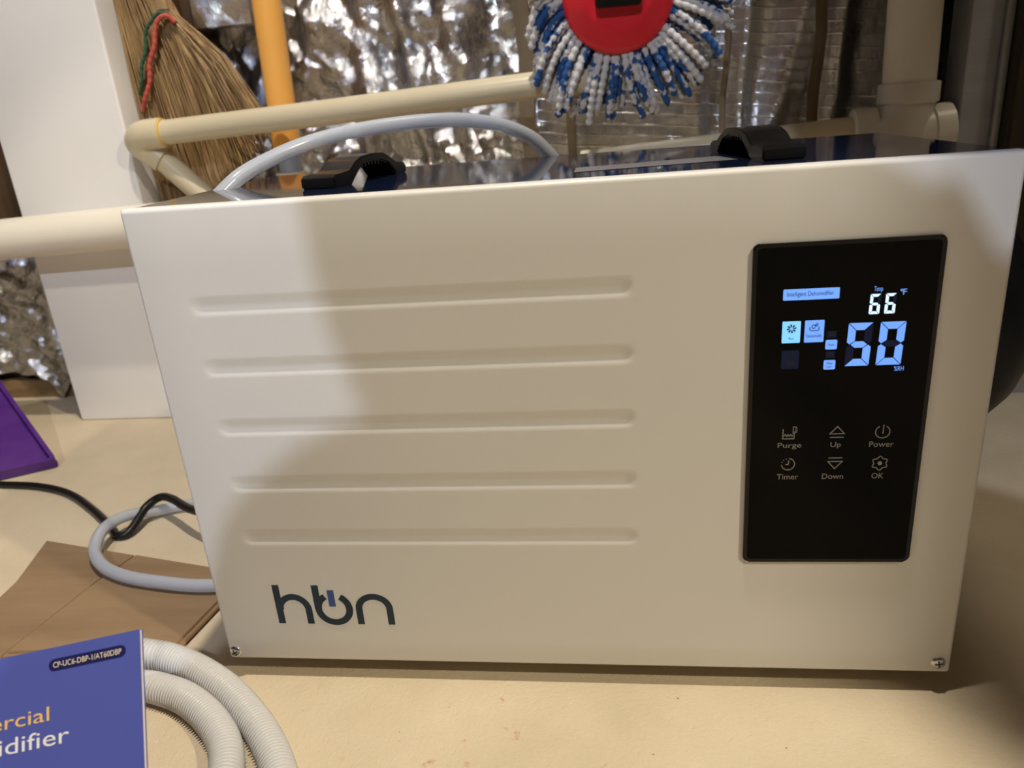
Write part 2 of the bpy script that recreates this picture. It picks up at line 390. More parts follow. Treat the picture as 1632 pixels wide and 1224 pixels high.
for x, wd, tl in ((.222, .011, .0), (.288, .006, .03), (.508, .0045, .03), (.632, .008, .02)):
    bm = bm_new(); pts = []
    vs = []
    for k in range(30):
        z = .02 + k / 29 * 1.1; xx = x + tl * (z - .5) + .002 * math.sin(z * 40); yy = .688 + .004 * math.sin(z * 23 + x * 9)
        vs.append([bm.verts.new((xx + s * wd, yy + (abs(s) * .004), z)) for s in (-1, -.4, .4, 1)])
    for a, b in zip(vs, vs[1:]):
        for k in range(3): bm.faces.new((a[k], a[k + 1], b[k + 1], b[k]))
    q = bmesh.ops.solidify(bm, geom=bm.faces[:], thickness=.001)
    finish('seam_tape', bm, m_tan, wall_back)
bm = bm_new(); add_box(bm, (-1.5, .722, .0), (1.24, .745, .034), .002); struct('baseboard_back', bm, m_sill)

# dark timber beside the white board, block behind the broom, grey sheet and dark board at the right
bm = bm_new(); add_box(bm, (-.90, .640, .31), (-.588, .676, 1.2), .003)
tag(finish('wood_stud', bm, m_brownwood), 'dark brown timber on the wall left of the white board above the thick pipe', 'timber')
bm = bm_new(); add_box(bm, (-.360, .684, .592), (-.252, .715, .76), .004)
tag(finish('wood_block', bm, m_brownwood), 'brown wood block on the foil wall behind the straw broom', 'wood block')
bm = bm_new(); add_box(bm, (-.262, .668, .592), (-.172, .70, .76), .002)
o = finish('foil_wrapped_block', bm, m_foil); tag(o, 'foil covered block on the wall between broom and orange pipe', 'foil block')
bm = bm_new(); add_box(bm, (.7905, .600, 0), (.838, .66, 1.2), .003); add_box(bm, (.8285, .592, 0), (.838, .600, 1.2), .002)
tag(finish('metal_post', bm, m_grey), 'grey metal upright standing right of the white drain pipe', 'post')
bm = bm_new(); add_box(bm, (.839, .575, .15), (1.249, .64, 1.2), .003); add_box(bm, (.839, .565, .15), (.87, .5755, 1.2), .002)
struct('trim_1', bm, m_darkwood)

# ---------------------------------------------------------------- white board (boxed column) at the left
bm = bm_new(); add_box(bm, (-.573, .60, 0), (-.366, .700, 1.2), .0035, seg=3)
tag(finish('white_board', bm, m_board), 'tall white boxed board standing on the floor behind the thick white pipe', 'board')

# thick white pipe crossing the board
bm = bm_new(); add_tube(bm, [(-1.4, .565, .282), (-.575, .558, .318), (-.20, .552, .331), (-.02, .552, .337)], .0305, 28)
pipe = finish('white_pipe', bm, m_pvcw)
tag(pipe, 'thick white horizontal pipe crossing the white board at left', 'pipe')

# thin cream pipe with elbow
cp = thing('cream_pipe', 'thin cream pipe with rounded elbow running in front of the orange pipe', 'pipe', (-.3, .585, .3))
bm = bm_new(); add_tube(bm, [(-.298, .585, .452), (-.02, .585, .462), (.27, .585, .4745)], .0172, 24); finish('pipe_run', bm, m_pvc, cp)
bm = bm_new()
path = catmull([(-.297, .585, .452), (-.328, .586, .450), (-.341, .592, .441), (-.333, .600, .428), (-.318, .604, .415)], 7)
add_tube(bm, path, lambda i, n: .0212 if i > 0 else .0205, 24); finish('elbow', bm, m_pvc, cp)
bm = bm_new(); add_tube(bm, [(-.2975, .585, .452), (-.2945, .585, .4521)], .0195, 24); finish('glue_ring', bm, m_glue, cp)
bm = bm_new(); add_tube(bm, [(-.324, .603, .421), (-.262, .612, .348), (-.215, .618, .29)], .0172, 24); finish('pipe_drop', bm, m_pvc, cp)
bm = bm_new(); add_tube(bm, [(.262, .585, .4742), (.268, .585, .4745)], .0195, 24); finish('glue_ring', bm, m_glue, cp)
bm = bm_new(); add_tube(bm, catmull([(.268, .585, .4745), (.31, .585, .476), (.325, .60, .474), (.33, .64, .47)], 6), .0212, 20); finish('elbow', bm, m_pvc, cp)

# ---------------------------------------------------------------- orange pipe
op = thing('orange_pipe', 'vertical orange pipe running down the foil wall behind the cream pipe', 'pipe', (-.13, .63, 0))
bm = bm_new(); add_tube(bm, [(-.135, .632, .416), (-.131, .632, .55), (-.112, .632, 1.2)], .0205, 28); finish('pipe_run', bm, m_orange, op)
bm = bm_new(); add_tube(bm, [(-.135, .632, .408), (-.135, .632, .4165)], .0195, 24); finish('collar', bm, m_black, op)
bm = bm_new(); add_tube(bm, [(-.138, .632, .0), (-.135, .632, .41)], .017, 24); finish('lower_pipe', bm, m_grey, op)
bm = bm_new(); add_tube(bm, [(-.1365, .632, .372), (-.1365, .632, .382)], .022, 24); finish('collar_ring', bm, m_pvc, op)
bm = bm_new()
for k in range(16):     # printed lettering down the pipe's left side reads only as dark flecks
    z = .50 + k * .0125; a = math.radians(205); cx = -.135 + (z - .416) * .03
    c = Vector((cx + .0207 * math.cos(a), .632 + .0207 * math.sin(a), z))
    e1 = Vector((math.sin(a), -math.cos(a), 0)) * .003; e2 = Vector((0, 0, .0032 + .0015 * random.random()))
    v = [bm.verts.new(c - e1 - e2), bm.verts.new(c + e1 - e2), bm.verts.new(c + e1 + e2), bm.verts.new(c - e1 + e2)]; bm.faces.new(v)
flat('pipe_marking', bm, m_printdark, op)

# ---------------------------------------------------------------- straw broom
br = thing('straw_broom', 'straw broom with red and green twine hanging beside the white board', 'broom', (-.30, .645, .33))
clumps = [  # (neck point, neck radius, bottom points range, bottom z range, count)
    ((-.368, .655, .72), .014, (-.360, .335), (-.318, .330), 360),
    ((-.352, .652, .72), .014, (-.335, .34), (-.280, .345), 360),
    ((-.330, .654, .70), .013, (-.295, .345), (-.245, .36), 360),
    ((-.292, .652, .618), .012, (-.262, .37), (-.168, .455), 520),
    ((-.300, .662, .64), .012, (-.30, .35), (-.215, .41), 260)]
bm = bm_new()
for (nk, nr, b0, b1, cnt) in clumps:
    for i in range(cnt):
        s = random.random(); wd_ = random.uniform(.0006, .0012); a = random.random() * 2 * PI; rr = math.sqrt(random.random()) * nr
        p0 = Vector(nk) + Vector((math.cos(a) * rr, math.sin(a) * rr * .8, 0))
        e = Vector((b0[0] + (b1[0] - b0[0]) * s + random.gauss(0, .004), nk[1] + random.uniform(-.016, .014), b0[1] + (b1[1] - b0[1]) * s + random.uniform(-.02, .012)))
        mid = p0.lerp(e, .5) + Vector(((e.x - p0.x) * .10 + random.gauss(0, .0025), random.gauss(0, .003), .012))
        pts = [p0, p0.lerp(mid, .5) + Vector((0, 0, .002)), mid, mid.lerp(e, .55) + Vector((0, 0, .002)), e]
        for q_ in pts: q_.x = max(q_.x, -.3632)
        add_tube(bm, pts, lambda i, n: wd_ * (1 - .45 * i / n), 3, cap=False)
    nk = (max(nk[0], -.346), nk[1], nk[2]); add_tube(bm, [Vector(nk) + Vector((0, 0, .30)), Vector(nk)], nr * 1.02, 8)
o = finish('bristles', bm, m_straw, br); o['kind'] = 'stuff'
def twine(pts, m, nm):
    bm = bm_new(); P = resample(catmull(pts, 8), .0012)
    add_tube(bm, P, lambda i, n: (.0034 if m is m_twine_r else .0026) + .0003 * math.sin(i * .8), 8); return finish(nm, bm, m, br)
twine([(-.274, .640, .600), (-.284, .634, .609), (-.298, .632, .602), (-.304, .631, .588), (-.309, .630, .570), (-.322, .630, .548), (-.328, .631, .525), (-.342, .632, .502), (-.354, .640, .486)], m_twine_r, 'red_twine')
twine([(-.281, .640, .612), (-.294, .634, .613), (-.304, .632, .605), (-.318, .631, .590), (-.324, .631, .566), (-.336, .631, .545), (-.342, .633, .525), (-.354, .640, .508)], m_twine_g, 'green_twine')
bm = bm_new(); add_tube(bm, [(-.345, .655, .98), (-.345, .655, 1.6)], .016, 16); finish('handle', bm, m_sill, br)

# ---------------------------------------------------------------- string mop
MC = Vector((.356, .545, .568)); MN = Vector((0, -.97, -.24)).normalized()
mop = thing('string_mop', 'spin mop with red head and white and blue strands hanging upside on the wall', 'mop', (MC.x, MC.y, .42))
mop['label'] = 'spin mop with round red head and white and blue strands hanging on the wall'
mx_ = Vector((1, 0, 0)); my_ = MN.cross(mx_).normalized()
if my_.z < 0: my_ = -my_
bm = bm_new()
add_lathe(bm, [(-.012, .058), (-.004, .067), (.002, .069), (.007, .067), (.0105, .060), (.013, .050), (.0165, .044), (.0175, .036), (.0165, .030), (.0155, .001)], MC, MN, 56)
for v in bm.verts:     # the head is a little wider than tall
    d = v.co - MC; v.co = MC + mx_ * d.dot(mx_) * 1.0 + my_ * d.dot(my_) * 1.0 + MN * d.dot(MN)
finish('mop_head', bm, m_red, mop, angle=50)
def on_mop(u, v, h): return MC + mx_ * u + my_ * v + MN * h
bm = bm_new()
rot = Matrix((mx_, my_, MN)).transposed()
add_box(bm, (-.028, -.018, 0), (.028, .05, .020), .004)
for v in bm.verts: v.co = on_mop(v.co.x, v.co.y + .008, v.co.z + .012)
finish('swivel_clip', bm, m_black, mop)
bm = bm_new(); add_tube(bm, [on_mop(0, .03, .02), on_mop(0, .12, .035), on_mop(0, .9, .05)], .011, 16); finish('handle', bm, m_steel, mop)
for i in range(168):
    ly = i % 3; a = 2 * PI * (i // 3 + ly / 3) / 56 + random.gauss(0, .035)
    d = Vector((math.cos(a), math.sin(a))); L = random.uniform(.074, .094) - .008 * (ly == 2) + .006 * d.x
    h0 = -.004 - .007 * ly; dz = random.uniform(-.008, .006); bend = random.gauss(0, .007)
    sag = (.050 if d.x < 0 else .022) * abs(d.x) * (1.0 if d.y < .5 else 1.3) + random.uniform(0, .012)
    pts = []
    for k in range(7):
        s_ = k / 6; rr_ = .056 + L * (s_ - (.30 * s_ * s_ * max(0, -d.x) + .10 * s_ * s_ * max(0, d.x)))
        q = on_mop(d.x * rr_ - d.y * bend * s_ * s_, d.y * rr_ + d.x * bend * s_ * s_, h0 + .013 * math.sin(s_ * PI * .8) * (1 - .3 * ly) - .008 * s_ + dz * s_)
        q.z -= sag * s_ * s_; pts.append(q)
    P = resample(catmull(pts, 6), .0030); bm = bm_new(); ph = random.random() * 6
    add_tube(bm, P, lambda i, n: (.0047 + .0010 * math.sin(i * 1.9 + ph)) * (1 if i < n - 1 else .55), 7)
    finish('strand', bm, m_yarn, mop, angle=80)

# ---------------------------------------------------------------- white drain pipe with fittings at the right
dp = thing('drain_pipe', 'wide white vertical drain pipe with elbow fitting right of the mop', 'pipe', (.727, .63, 0))
bm = bm_new(); add_tube(bm, [(.7345, .630, .436), (.732, .630, .60), (.724, .630, 1.2)], .0325, 32); finish('pipe_run', bm, m_pvcw, dp)
bm = bm_new(); add_lathe(bm, [(0, .033), (.0005, .0365), (.002, .0378), (.024, .0378), (.026, .0365), (.0265, .033)], (.735, .630, .413), (0, 0, 1), 36); finish('socket', bm, m_pvcg, dp)
bm = bm_new(); add_tube(bm, catmull([(.735, .63, .415), (.732, .626, .398), (.722, .618, .380), (.708, .610, .366), (.690, .602, .352), (.66, .59, .33)], 6), .0345, 28); finish('elbow', bm, m_pvcg, dp)
bm = bm_new(); add_lathe(bm, [(0, .024), (.001, .0268), (.028, .0268), (.029, .024)], (.694, .625, .385), (-1, 0, -.03), 28); finish('side_hub', bm, m_pvcg, dp)
bm = bm_new(); add_tube(bm, [(.69, .625, .3845), (.55, .64, .376), (.30, .665, .362)], .019, 24); finish('side_pipe', bm, m_pvc, dp)
bm = bm_new(); add_lathe(bm, [(0, .029), (.028, .0295), (.029, .033), (.052, .033), (.053, .030)], (.735, .622, .375), (1, 0, .08), 28); finish('branch_hub', bm, m_pvcg, dp)
bm = bm_new(); add_tube(bm, [(.672, .60, .335), (.665, .60, .0)], .0325, 28); finish('lower_pipe', bm, m_pvcw, dp)

# ---------------------------------------------------------------- the dehumidifier
W, H, D, G = .585, .3834, .262, .018
TOP = G + H
dh = thing('dehumidifier', 'large white boxy dehumidifier with black touch panel and navy top standing on the floor', 'dehumidifier', (W / 2, D / 2, 0))
# front panel: pressed steel with five grooves
GZ = [.3305, .2835, .2355, .1872, .1392]; GX0, GX1 = .036, .354
def groove(x, z):
    d = 0
    for gz in GZ:
        q = abs(z - gz) / .0070
        if q < 1:
            e = min(1, max(0, (x - GX0) / .010)) * min(1, max(0, (GX1 - x) / .010)); e = e * e * (3 - 2 * e)
            d = max(d, (1 - math.sqrt(q * q + .012)) * e * .0017)
    return d
rr = .0032
def stations(a, b, extra):
    s = [a + rr * (1 - math.cos(t_)) if False else a + rr * (1 - math.sin(PI / 2 * (1 - k / 4))) for k, t_ in enumerate(range(5))]
    s += [a + b - v for v in s]; s += extra
    return sorted(set(round(v, 6) for v in s))
xs = stations(0, W, [GX0 - .002 + k * .0018 for k in range(9)] + [GX1 + .002 - k * .0018 for k in range(9)] + [.055 + k * .02 for k in range(15)] + [.38 + k * .04 for k in range(5)])
zs = stations(G, TOP, [gz + k * .0070 / 5 for gz in GZ for k in range(-6, 7)] + [.04, .06, .08, .10, .12, .36])
def edge(v, a, b):
    d = min(v - a, b - v); return 0 if d >= rr else rr - math.sqrt(max(0, rr * rr - (rr - d) ** 2))
bm = bm_new(); g = [[bm.verts.new((x, min(edge(x, 0, W) + edge(z, G, TOP), rr) + groove(x, z), z)) for x in xs] for z in zs]
for a, b in zip(g, g[1:]):
    for k in range(len(xs) - 1): bm.faces.new((a[k], a[k + 1], b[k + 1], b[k]))
loop = g[0] + [r_[-1] for r_ in g[1:]] + g[-1][-2::-1] + [r_[0] for r_ in g[-2:0:-1]]
ring2 = [bm.verts.new((v.co.x, .014, v.co.z)) for v in loop]
n = len(loop)
for k in range(n): bm.faces.new((loop[k], loop[(k + 1) % n], ring2[(k + 1) % n], ring2[k]))
bm.faces.new(ring2[::-1])
finish('front_panel', bm, m_white, dh, angle=60)
bm = bm_new(); add_box(bm, (.002, .0142, G + .002), (W - .002, D, TOP - .004), .002); finish('body_shell', bm, m_white, dh)
bm = bm_new(); add_box(bm, (.0, .0145, TOP - .0038), (W, D + .001, TOP - .0004), .0012); finish('top_cover', bm, m_navy, dh, smooth=False)
for x in (.05, W - .05):
    for y in (.08, D - .04):
        bm = bm_new(); add_lathe(bm, [(0, .014), (.004, .016), (G + .003, .015)], (x, y, 0), (0, 0, 1), 20); finish('foot', bm, m_rubber, dh)
for x, z in ((.0072, .0262), (.5752, .0283)):
    bm = bm_new(); add_lathe(bm, [(0, .0049), (.0008, .0053), (.0017, .0047), (.0024, .0032), (.0027, .0010)], (x, 0, z), (0, -1, 0), 24)
    s_ = finish('screw', bm, m_steel, dh)
    bm = bm_new()
    a = .5 if x < .3 else .15
    for q in (a, a + PI / 2): add_stroke(bm, FRONT, [(x - .0029 * math.cos(q), z - .0029 * math.sin(q)), (x + .0029 * math.cos(q), z + .0029 * math.sin(q))], .0010, .0020, .00285)
    flat('cross_slot', bm, m_slot, s_)
# logo
LG = FRONT; lh0, lh1, lw = -.0002, .00022, .0058
hx, top_, bas = .0555, .0940, .0562
bm = bm_new()
add_stroke(bm, LG, [(hx, top_), (hx, bas)], lw, lh0, lh1)
add_stroke(bm, LG, [(hx + .0012, .070)] + arc(.0685, .0695, .0125, .0130, 165, 0, 18) + [(.0810, bas)], lw * .96, lh0, lh1 + .00005)
add_stroke(bm, LG, [(.0895, top_), (.0895, .0705)], lw, lh0, lh1)
add_stroke(bm, LG, arc(.1030, .0712, .0133, .0133, 118, 420, 44), lw * .98, lh0, lh1 + .00005)
add_stroke(bm, LG, [(.0895, .0790), (.0935, .0802), (.0962, .0832)], lw * .6, lh0, lh1 + .0001)
add_stroke(bm, LG, [(.1245, bas), (.1245, .0715)] + arc(.1375, .0715, .0130, .0118, 180, 0, 24) + [(.1505, bas)], lw * .96, lh0, lh1)
flat('logo', bm, m_logo, dh)
bm = bm_new(); add_stroke(bm, LG, [(.1022, .0893), (.1022, .0735)], .0056, lh0, lh1); flat('logo_bar', bm, m_logoblue, dh)
# label strip on top, silver with fine print lines
bm = bm_new(); z0 = TOP - .0004
vs = [bm.verts.new((x, y, z0 + .0003)) for x, y in ((.314, .060), (.430, .076), (.421, .118), (.314, .098))]; bm.faces.new(vs)
ls = flat('warning_label', bm, m_labelstrip, dh)
# carrying handles
def handle(cx, cy, yaw):
    bm = bm_new(); L2 = .062; hw = .0150
    prof = [(-L2, 0), (-L2, .0075), (-L2 + .003, .0098), (-L2 + .024, .0106), (-L2 + .028, .0122), (-L2 + .036, .0168), (-.016, .0196), (.002, .0208), (.022, .0198), (L2 - .030, .0166),
            (L2 - .020, .0118), (L2 - .016, .0100), (L2 - .003, .0090), (L2, .0070), (L2, 0),
            (L2 - .020, 0), (L2 - .026, .0055), (L2 - .034, .0110), (.016, .0138), (.002, .0146), (-.014, .0136), (-L2 + .042, .0105), (-L2 + .033, .0052), (-L2 + .026, 0)]
    r = Matrix.Rotation(yaw, 3, 'Z')
    A = [bm.verts.new(r @ Vector((-hw, y, z)) + Vector((cx, cy, z0))) for y, z in prof]; B = [bm.verts.new(r @ Vector((hw, y, z)) + Vector((cx, cy, z0))) for y, z in prof]
    n = len(prof); top = n - 1
    for i in range(n): bm.faces.new((A[i], A[(i + 1) % n], B[(i + 1) % n], B[i]))
    # side faces as strips between the outer and inner profile
    out = list(range(0, 15)); inn = [23, 23, 23, 23, 22, 21, 20, 19, 18, 17, 16, 15, 15, 15, 15]
    for S, flip in ((A, 0), (B, 1)):
        for i in range(14):
            q = [S[out[i]], S[out[i + 1]], S[inn[i + 1]], S[inn[i]]]; q = [v for k, v in enumerate(q) if v not in q[:k]]
            if len(q) > 2: bm.faces.new(q[::-1] if flip else q)
    bmesh.ops.recalc_face_normals(bm, faces=bm.faces[:])
    bmesh.ops.bevel(bm, geom=[e for e in bm.edges if len(e.link_faces) == 2 and e.calc_face_angle(0) > 1.2], offset=.0012, segments=2, affect='EDGES')
    h = finish('carry_handle', bm, m_black, dh)
    bm = bm_new()
    for k in range(-4, 5):      # finger ribs under the grip
        y = k * .0055; zz = .0143 - .00011 * k * k
        c = r @ Vector((0, y, zz)) + Vector((cx, cy, z0))
        add_box(bm, (c.x - hw * .9, c.y - .0012, c.z - .0022), (c.x + hw * .9, c.y + .0012, c.z + .001))
    finish('grip_rib', bm, m_black, h)
handle(.446, .108, math.radians(9)); handle(.133, .128, math.radians(-11))
# black outlet collar at the right side
bm = bm_new(); add_lathe(bm, [(0, .094), (.006, .095), (.020, .093), (.034, .087), (.047, .077), (.057, .064), (.064, .050), (.068, .035), (.069, .0)], (W - .003, .125, .268), (1, 0, 0), 48); finish('outlet_collar', bm, m_rubber, dh)

# touch panel
PX0, PX1, PZ0, PZ1 = .4285, .5448, .1185, .3545
bm = bm_new(); add_poly(bm, FRONT, rrect(PX0, PZ0, PX1, PZ1, .0042, 6), .0002, .0020)
bmesh.ops.bevel(bm, geom=[e for e in bm.edges if all(abs(v.co.y + .0020) < 1e-6 for v in e.verts)], offset=.0009, segments=3, affect='EDGES')
cpn = finish('control_panel', bm, m_bezel, dh)
cpn['label'] = 'black gloss touch panel'
h0, h1 = .0019, .0022
bm = bm_new(); add_poly(bm, FRONT, rrect(PX0 + .0028, PZ0 + .0028, PX1 - .0028, PZ1 - .0028, .003, 5), h0, h1); flat('glass_face', bm, m_glass, cpn)
h0, h1, h2 = .0021, .00235, .0025
def mark(name, m, build, parent=cpn):
    bm = bm_new(); build(bm); return flat(name, bm, m, parent)
def plate(u0, v0, u1, v1, m, name, r=.0006): return mark(name, m, lambda bm: add_poly(bm, FRONT, rrect(u0, v0, u1, v1, r, 3), h0, h1))
plate(.4482, .3170, .4830, .3243, m_lit, 'mode_badge')
mark('badge_lettering', m_inkblue, lambda bm: add_text(bm, FRONT, 'Intelligent Dehumidifier', .4506, .4796, .3186, .3226, h2))
plate(.4486, .2880, .4602, .3028, m_litc, 'run_badge')
def fan(bm):
    for k in range(8):
        a = k * PI / 4 + .2; c = (.4545, .2978)
        f_ = lambda r_, da: (c[0] + r_ * math.cos(a + da), c[1] + r_ * math.sin(a + da))
        add_poly(bm, FRONT, [f_(.0006, 0), f_(.0017, -.34), f_(.0029, -.25), f_(.0031, .15), f_(.0018, .22)], h1, h2)
    add_text(bm, FRONT, 'Run', .4530, .4560, .2903, .2921, h2)
mark('fan_icon', m_inkblue, fan)
plate(.4628, .2880, .4750, .3030, m_lit, 'dehumidify_badge')
def drop(bm):
    s = lambda p, wd=.0005, cl=False: add_stroke(bm, FRONT, p, wd, h1, h2, cl)
    s([(.4660, .2985), (.4660, .2968), (.4667, .2960), (.4710, .2960), (.4717, .2968), (.4717, .2985)])
    s(arc(.4684, .2987, .0011, .0012, 0, 340, 14)); s(arc(.4704, .2999, .0007, .0008, 0, 340, 10))
    add_text(bm, FRONT, 'Dehumidify', .4640, .4738, .2908, .2935, h2)
mark('dehumidify_icon', m_inkblue, drop)
plate(.4490, .2698, .4602, .2828, m_unlit, 'lock_badge')
mark('lock_icon', m_inkblue, lambda bm: (add_stroke(bm, FRONT, arc(.4546, .2765, .0032, .0034, 10, 170, 14), .0007, h1, h2), add_poly(bm, FRONT, [(.4518, .2720), (.4574, .2720), (.4574, .2752), (.4518, .2752)], h1, h2)))
plate(.4770, .2908, .4830, .2952, m_unlit, 'idle_tag'); mark('idle_lettering', m_inkblue, lambda bm: add_poly(bm, FRONT, [(.4780, .2921), (.4820, .2921), (.4820, .2940), (.4780, .2940)], h1, h2))
plate(.4765, .2826, .4838, .2892, m_lit, 'pump_tag', .0009); mark('tag_lettering', m_inkblue, lambda bm: add_text(bm, FRONT, 'Pump', .4783, .4821, .2846, .2868, h2))
plate(.4770, .2768, .4828, .2812, m_unlit, 'idle_tag'); mark('idle_lettering', m_inkblue, lambda bm: add_poly(bm, FRONT, [(.4780, .2780), (.4818, .2780), (.4818, .2800), (.4780, .2800)], h1, h2))
plate(.4762, .2686, .4836, .2752, m_lit, 'water_tag', .0009)
mark('tag_lettering', m_inkblue, lambda bm: (add_text(bm, FRONT, 'Water', .4779, .4819, .2721, .2740, h2), add_text(bm, FRONT, 'Low !', .4779, .4815, .2697, .2716, h2)))
def digit(u0, u1, v0, v1, on, th, slant, mlit, single=True):
    """seven mitred segments; u0..u1 is the foot of the digit, slanted to the right"""
    vm = (v0 + v1) / 2; g_ = th * (.07 if single else .15)
    def q(u, v): return (u + slant * (v - v0), v)
    t_ = th
    S = {'a': [(u0 + g_, v1), (u1 - g_, v1), (u1 - t_ - g_, v1 - t_), (u0 + t_ + g_, v1 - t_)],
         'd': [(u0 + g_, v0), (u1 - g_, v0), (u1 - t_ - g_, v0 + t_), (u0 + t_ + g_, v0 + t_)],
         'f': [(u0, v1 - g_), (u0 + t_, v1 - t_ - g_), (u0 + t_, vm + t_ * .45 + g_), (u0 + t_ * .35, vm + g_), (u0, vm + t_ * .3 + g_)],
         'b': [(u1, v1 - g_), (u1 - t_, v1 - t_ - g_), (u1 - t_, vm + t_ * .45 + g_), (u1 - t_ * .35, vm + g_), (u1, vm + t_ * .3 + g_)],
         'e': [(u0, v0 + g_), (u0 + t_, v0 + t_ + g_), (u0 + t_, vm - t_ * .45 - g_), (u0 + t_ * .35, vm - g_), (u0, vm - t_ * .3 - g_)],
         'c': [(u1, v0 + g_), (u1 - t_, v0 + t_ + g_), (u1 - t_, vm - t_ * .45 - g_), (u1 - t_ * .35, vm - g_), (u1, vm - t_ * .3 - g_)],
         'g': [(u0 + t_ * .45 + g_, vm), (u0 + t_ + g_, vm + t_ * .45), (u1 - t_ - g_, vm + t_ * .45), (u1 - t_ * .45 - g_, vm), (u1 - t_ - g_, vm - t_ * .45), (u0 + t_ + g_, vm - t_ * .45)]}
    if single:
        for k, p_ in S.items():
            if k in on: mark('lit_segment', mlit, lambda bm: add_poly(bm, FRONT, [q(*x) for x in p_], h0, h1))
            else: mark('dark_segment', m_unlit, lambda bm: add_poly(bm, FRONT, [q(*x) for x in p_], h0, h1))
    else:
        def bld(bm):
            for k, p_ in S.items():
                if k in on: add_poly(bm, FRONT, [q(*x) for x in p_], h0, h1)
        mark('small_digit', mlit, bld)
        def bld2(bm):
            for k, p_ in S.items():
                if k not in on: add_poly(bm, FRONT, [q(*x) for x in p_], h0, h1)
        if len(on) < 7: mark('dark_segment', m_unlit, bld2)
digit(.4893, .5045, .2706, .3000, 'afgcd', .0048, .035, m_lit)
digit(.5090, .5245, .2706, .3000, 'abcdef', .0048, .035, m_lit)
digit(.5018, .5082, .3056, .3188, 'afgecd', .0018, .03, m_litw, False)
digit(.5112, .5176, .3056, .3188, 'afgecd', .0018, .03, m_litw, False)
mark('temp_lettering', m_lit, lambda bm: add_text(bm, FRONT, 'Temp', .5040, .5092, .3196, .3238, h1))
mark('unit_lettering', m_lit, lambda bm: (add_text(bm, FRONT, 'F', .5216, .5238, .3176, .3214, h1), add_stroke(bm, FRONT, arc(.5207, .3206, .0006, .0006, 0, 360, 10), .0004, h0, h1)))
mark('unit_lettering', m_lit, lambda bm: add_text(bm, FRONT, '%RH', .5208, .5268, .2662, .2694, h1))
# printed keys
lwk = .00062
def S_(bm, p, wd=lwk, cl=False): add_stroke(bm, FRONT, p, wd, h0, h1, cl)
def k_purge(bm):
    S_(bm, [(.4525, .2257), (.4525, .2184), (.4600, .2184), (.4600, .2240)])
    S_(bm, [(.4531, .2205), (.4540, .2216), (.4549, .2203), (.4558, .2216), (.4567, .2203), (.4576, .2216), (.4585, .2203), (.4592, .2214)], .0006)
    S_(bm, [(.4592, .2225), (.4592, .2272), (.4612, .2272), (.4612, .2262)], .0005)
    for z in (.2252, .2240, .2228): S_(bm, [(.4606, z), (.4620, z + .0008)], .0004)
def k_up(bm, f_=1, cz=.2235):
    S_(bm, [(.4836, cz - .0020 * f_), (.4883, cz + .0035 * f_), (.4931, cz - .0020 * f_)], lwk, True)
    S_(bm, [(.4838, cz - .0047 * f_), (.4928, cz - .0047 * f_)])
def k_power(bm):
    S_(bm, arc(.5178, .2223, .0046, .0046, 118, 422, 32)); S_(bm, [(.5182, .2276), (.5180, .2208)])
def k_timer(bm):
    S_(bm, arc(.4570, .1988, .0044, .0044, 85, -175, 30)); S_(bm, [(.4574, .2018), (.4571, .1986), (.4552, .1986)])
    for a in (105, 130, 155): S_(bm, arc(.4570, .1988, .0044, .0044, a, a + 8, 2))
def k_ok(bm):
    S_(bm, [(.5180 + (.0046 + .0007 * math.cos(6 * a)) * math.sin(a), .1985 + (.0046 + .0007 * math.cos(6 * a)) * math.cos(a)) for a in [2 * PI * k / 48 for k in range(48)]], lwk, True)
    add_poly(bm, FRONT, [(.5180 + .0015 * math.cos(a), .1985 + .0015 * math.sin(a)) for a in [2 * PI * k / 18 for k in range(18)]], h0, h1)
for nm, ic, (s, u0, u1, v0, v1) in (('purge_key', k_purge, ('Purge', .4494, .4652, .2104, .2154)), ('up_key', k_up, ('Up', .4845, .4913, .2104, .2152)),
        ('power_key', k_power, ('Power', .5098, .5258, .2111, .2152)), ('timer_key', k_timer, ('Timer', .4498, .4642, .1869, .1911)),
        ('down_key', lambda bm: k_up(bm, -1, .1984), ('Down', .4803, .4945, .1869, .1911)), ('ok_key', k_ok, ('OK', .5133, .5212, .1869, .1911))):
    mark(nm, m_print, lambda bm: (ic(bm), add_text(bm, FRONT, s, u0, u1, v0, v1, h1)))

# ---------------------------------------------------------------- clear drain tube looping over the top and down the left side
bm = bm_new()
pts = [(.300, .275, .30), (.287, .272, .388), (.279, .270, .405), (.262, .268, .421), (.230, .265, .4345), (.185, .255, .4415), (.125, .235, .4405), (.075, .205, .4335), (.040, .172, .421), (.016, .138, .404),
       (-.004, .112, .372), (-.020, .104, .30), (-.030, .125, .18), (-.035, .20, .07), (-.060, .27, .018), (-.110, .305, .0078),
       (-.202, .289, .0078), (-.234, .271, .010), (-.253, .241, .020), (-.260, .209, .022), (-.248, .173, .018), (-.219, .143, .0165), (-.180, .123, .0165), (-.131, .112, .0165), (-.077, .107, .0165), (-.022, .115, .020), (.0025, .13, .03)]
add_tube(bm, resample(catmull(pts, 10), .005), .0068, 16)
tag(finish('drain_tube', bm, m_tube), 'clear plastic tube arching over the machine and looping on the floor at left', 'tube')

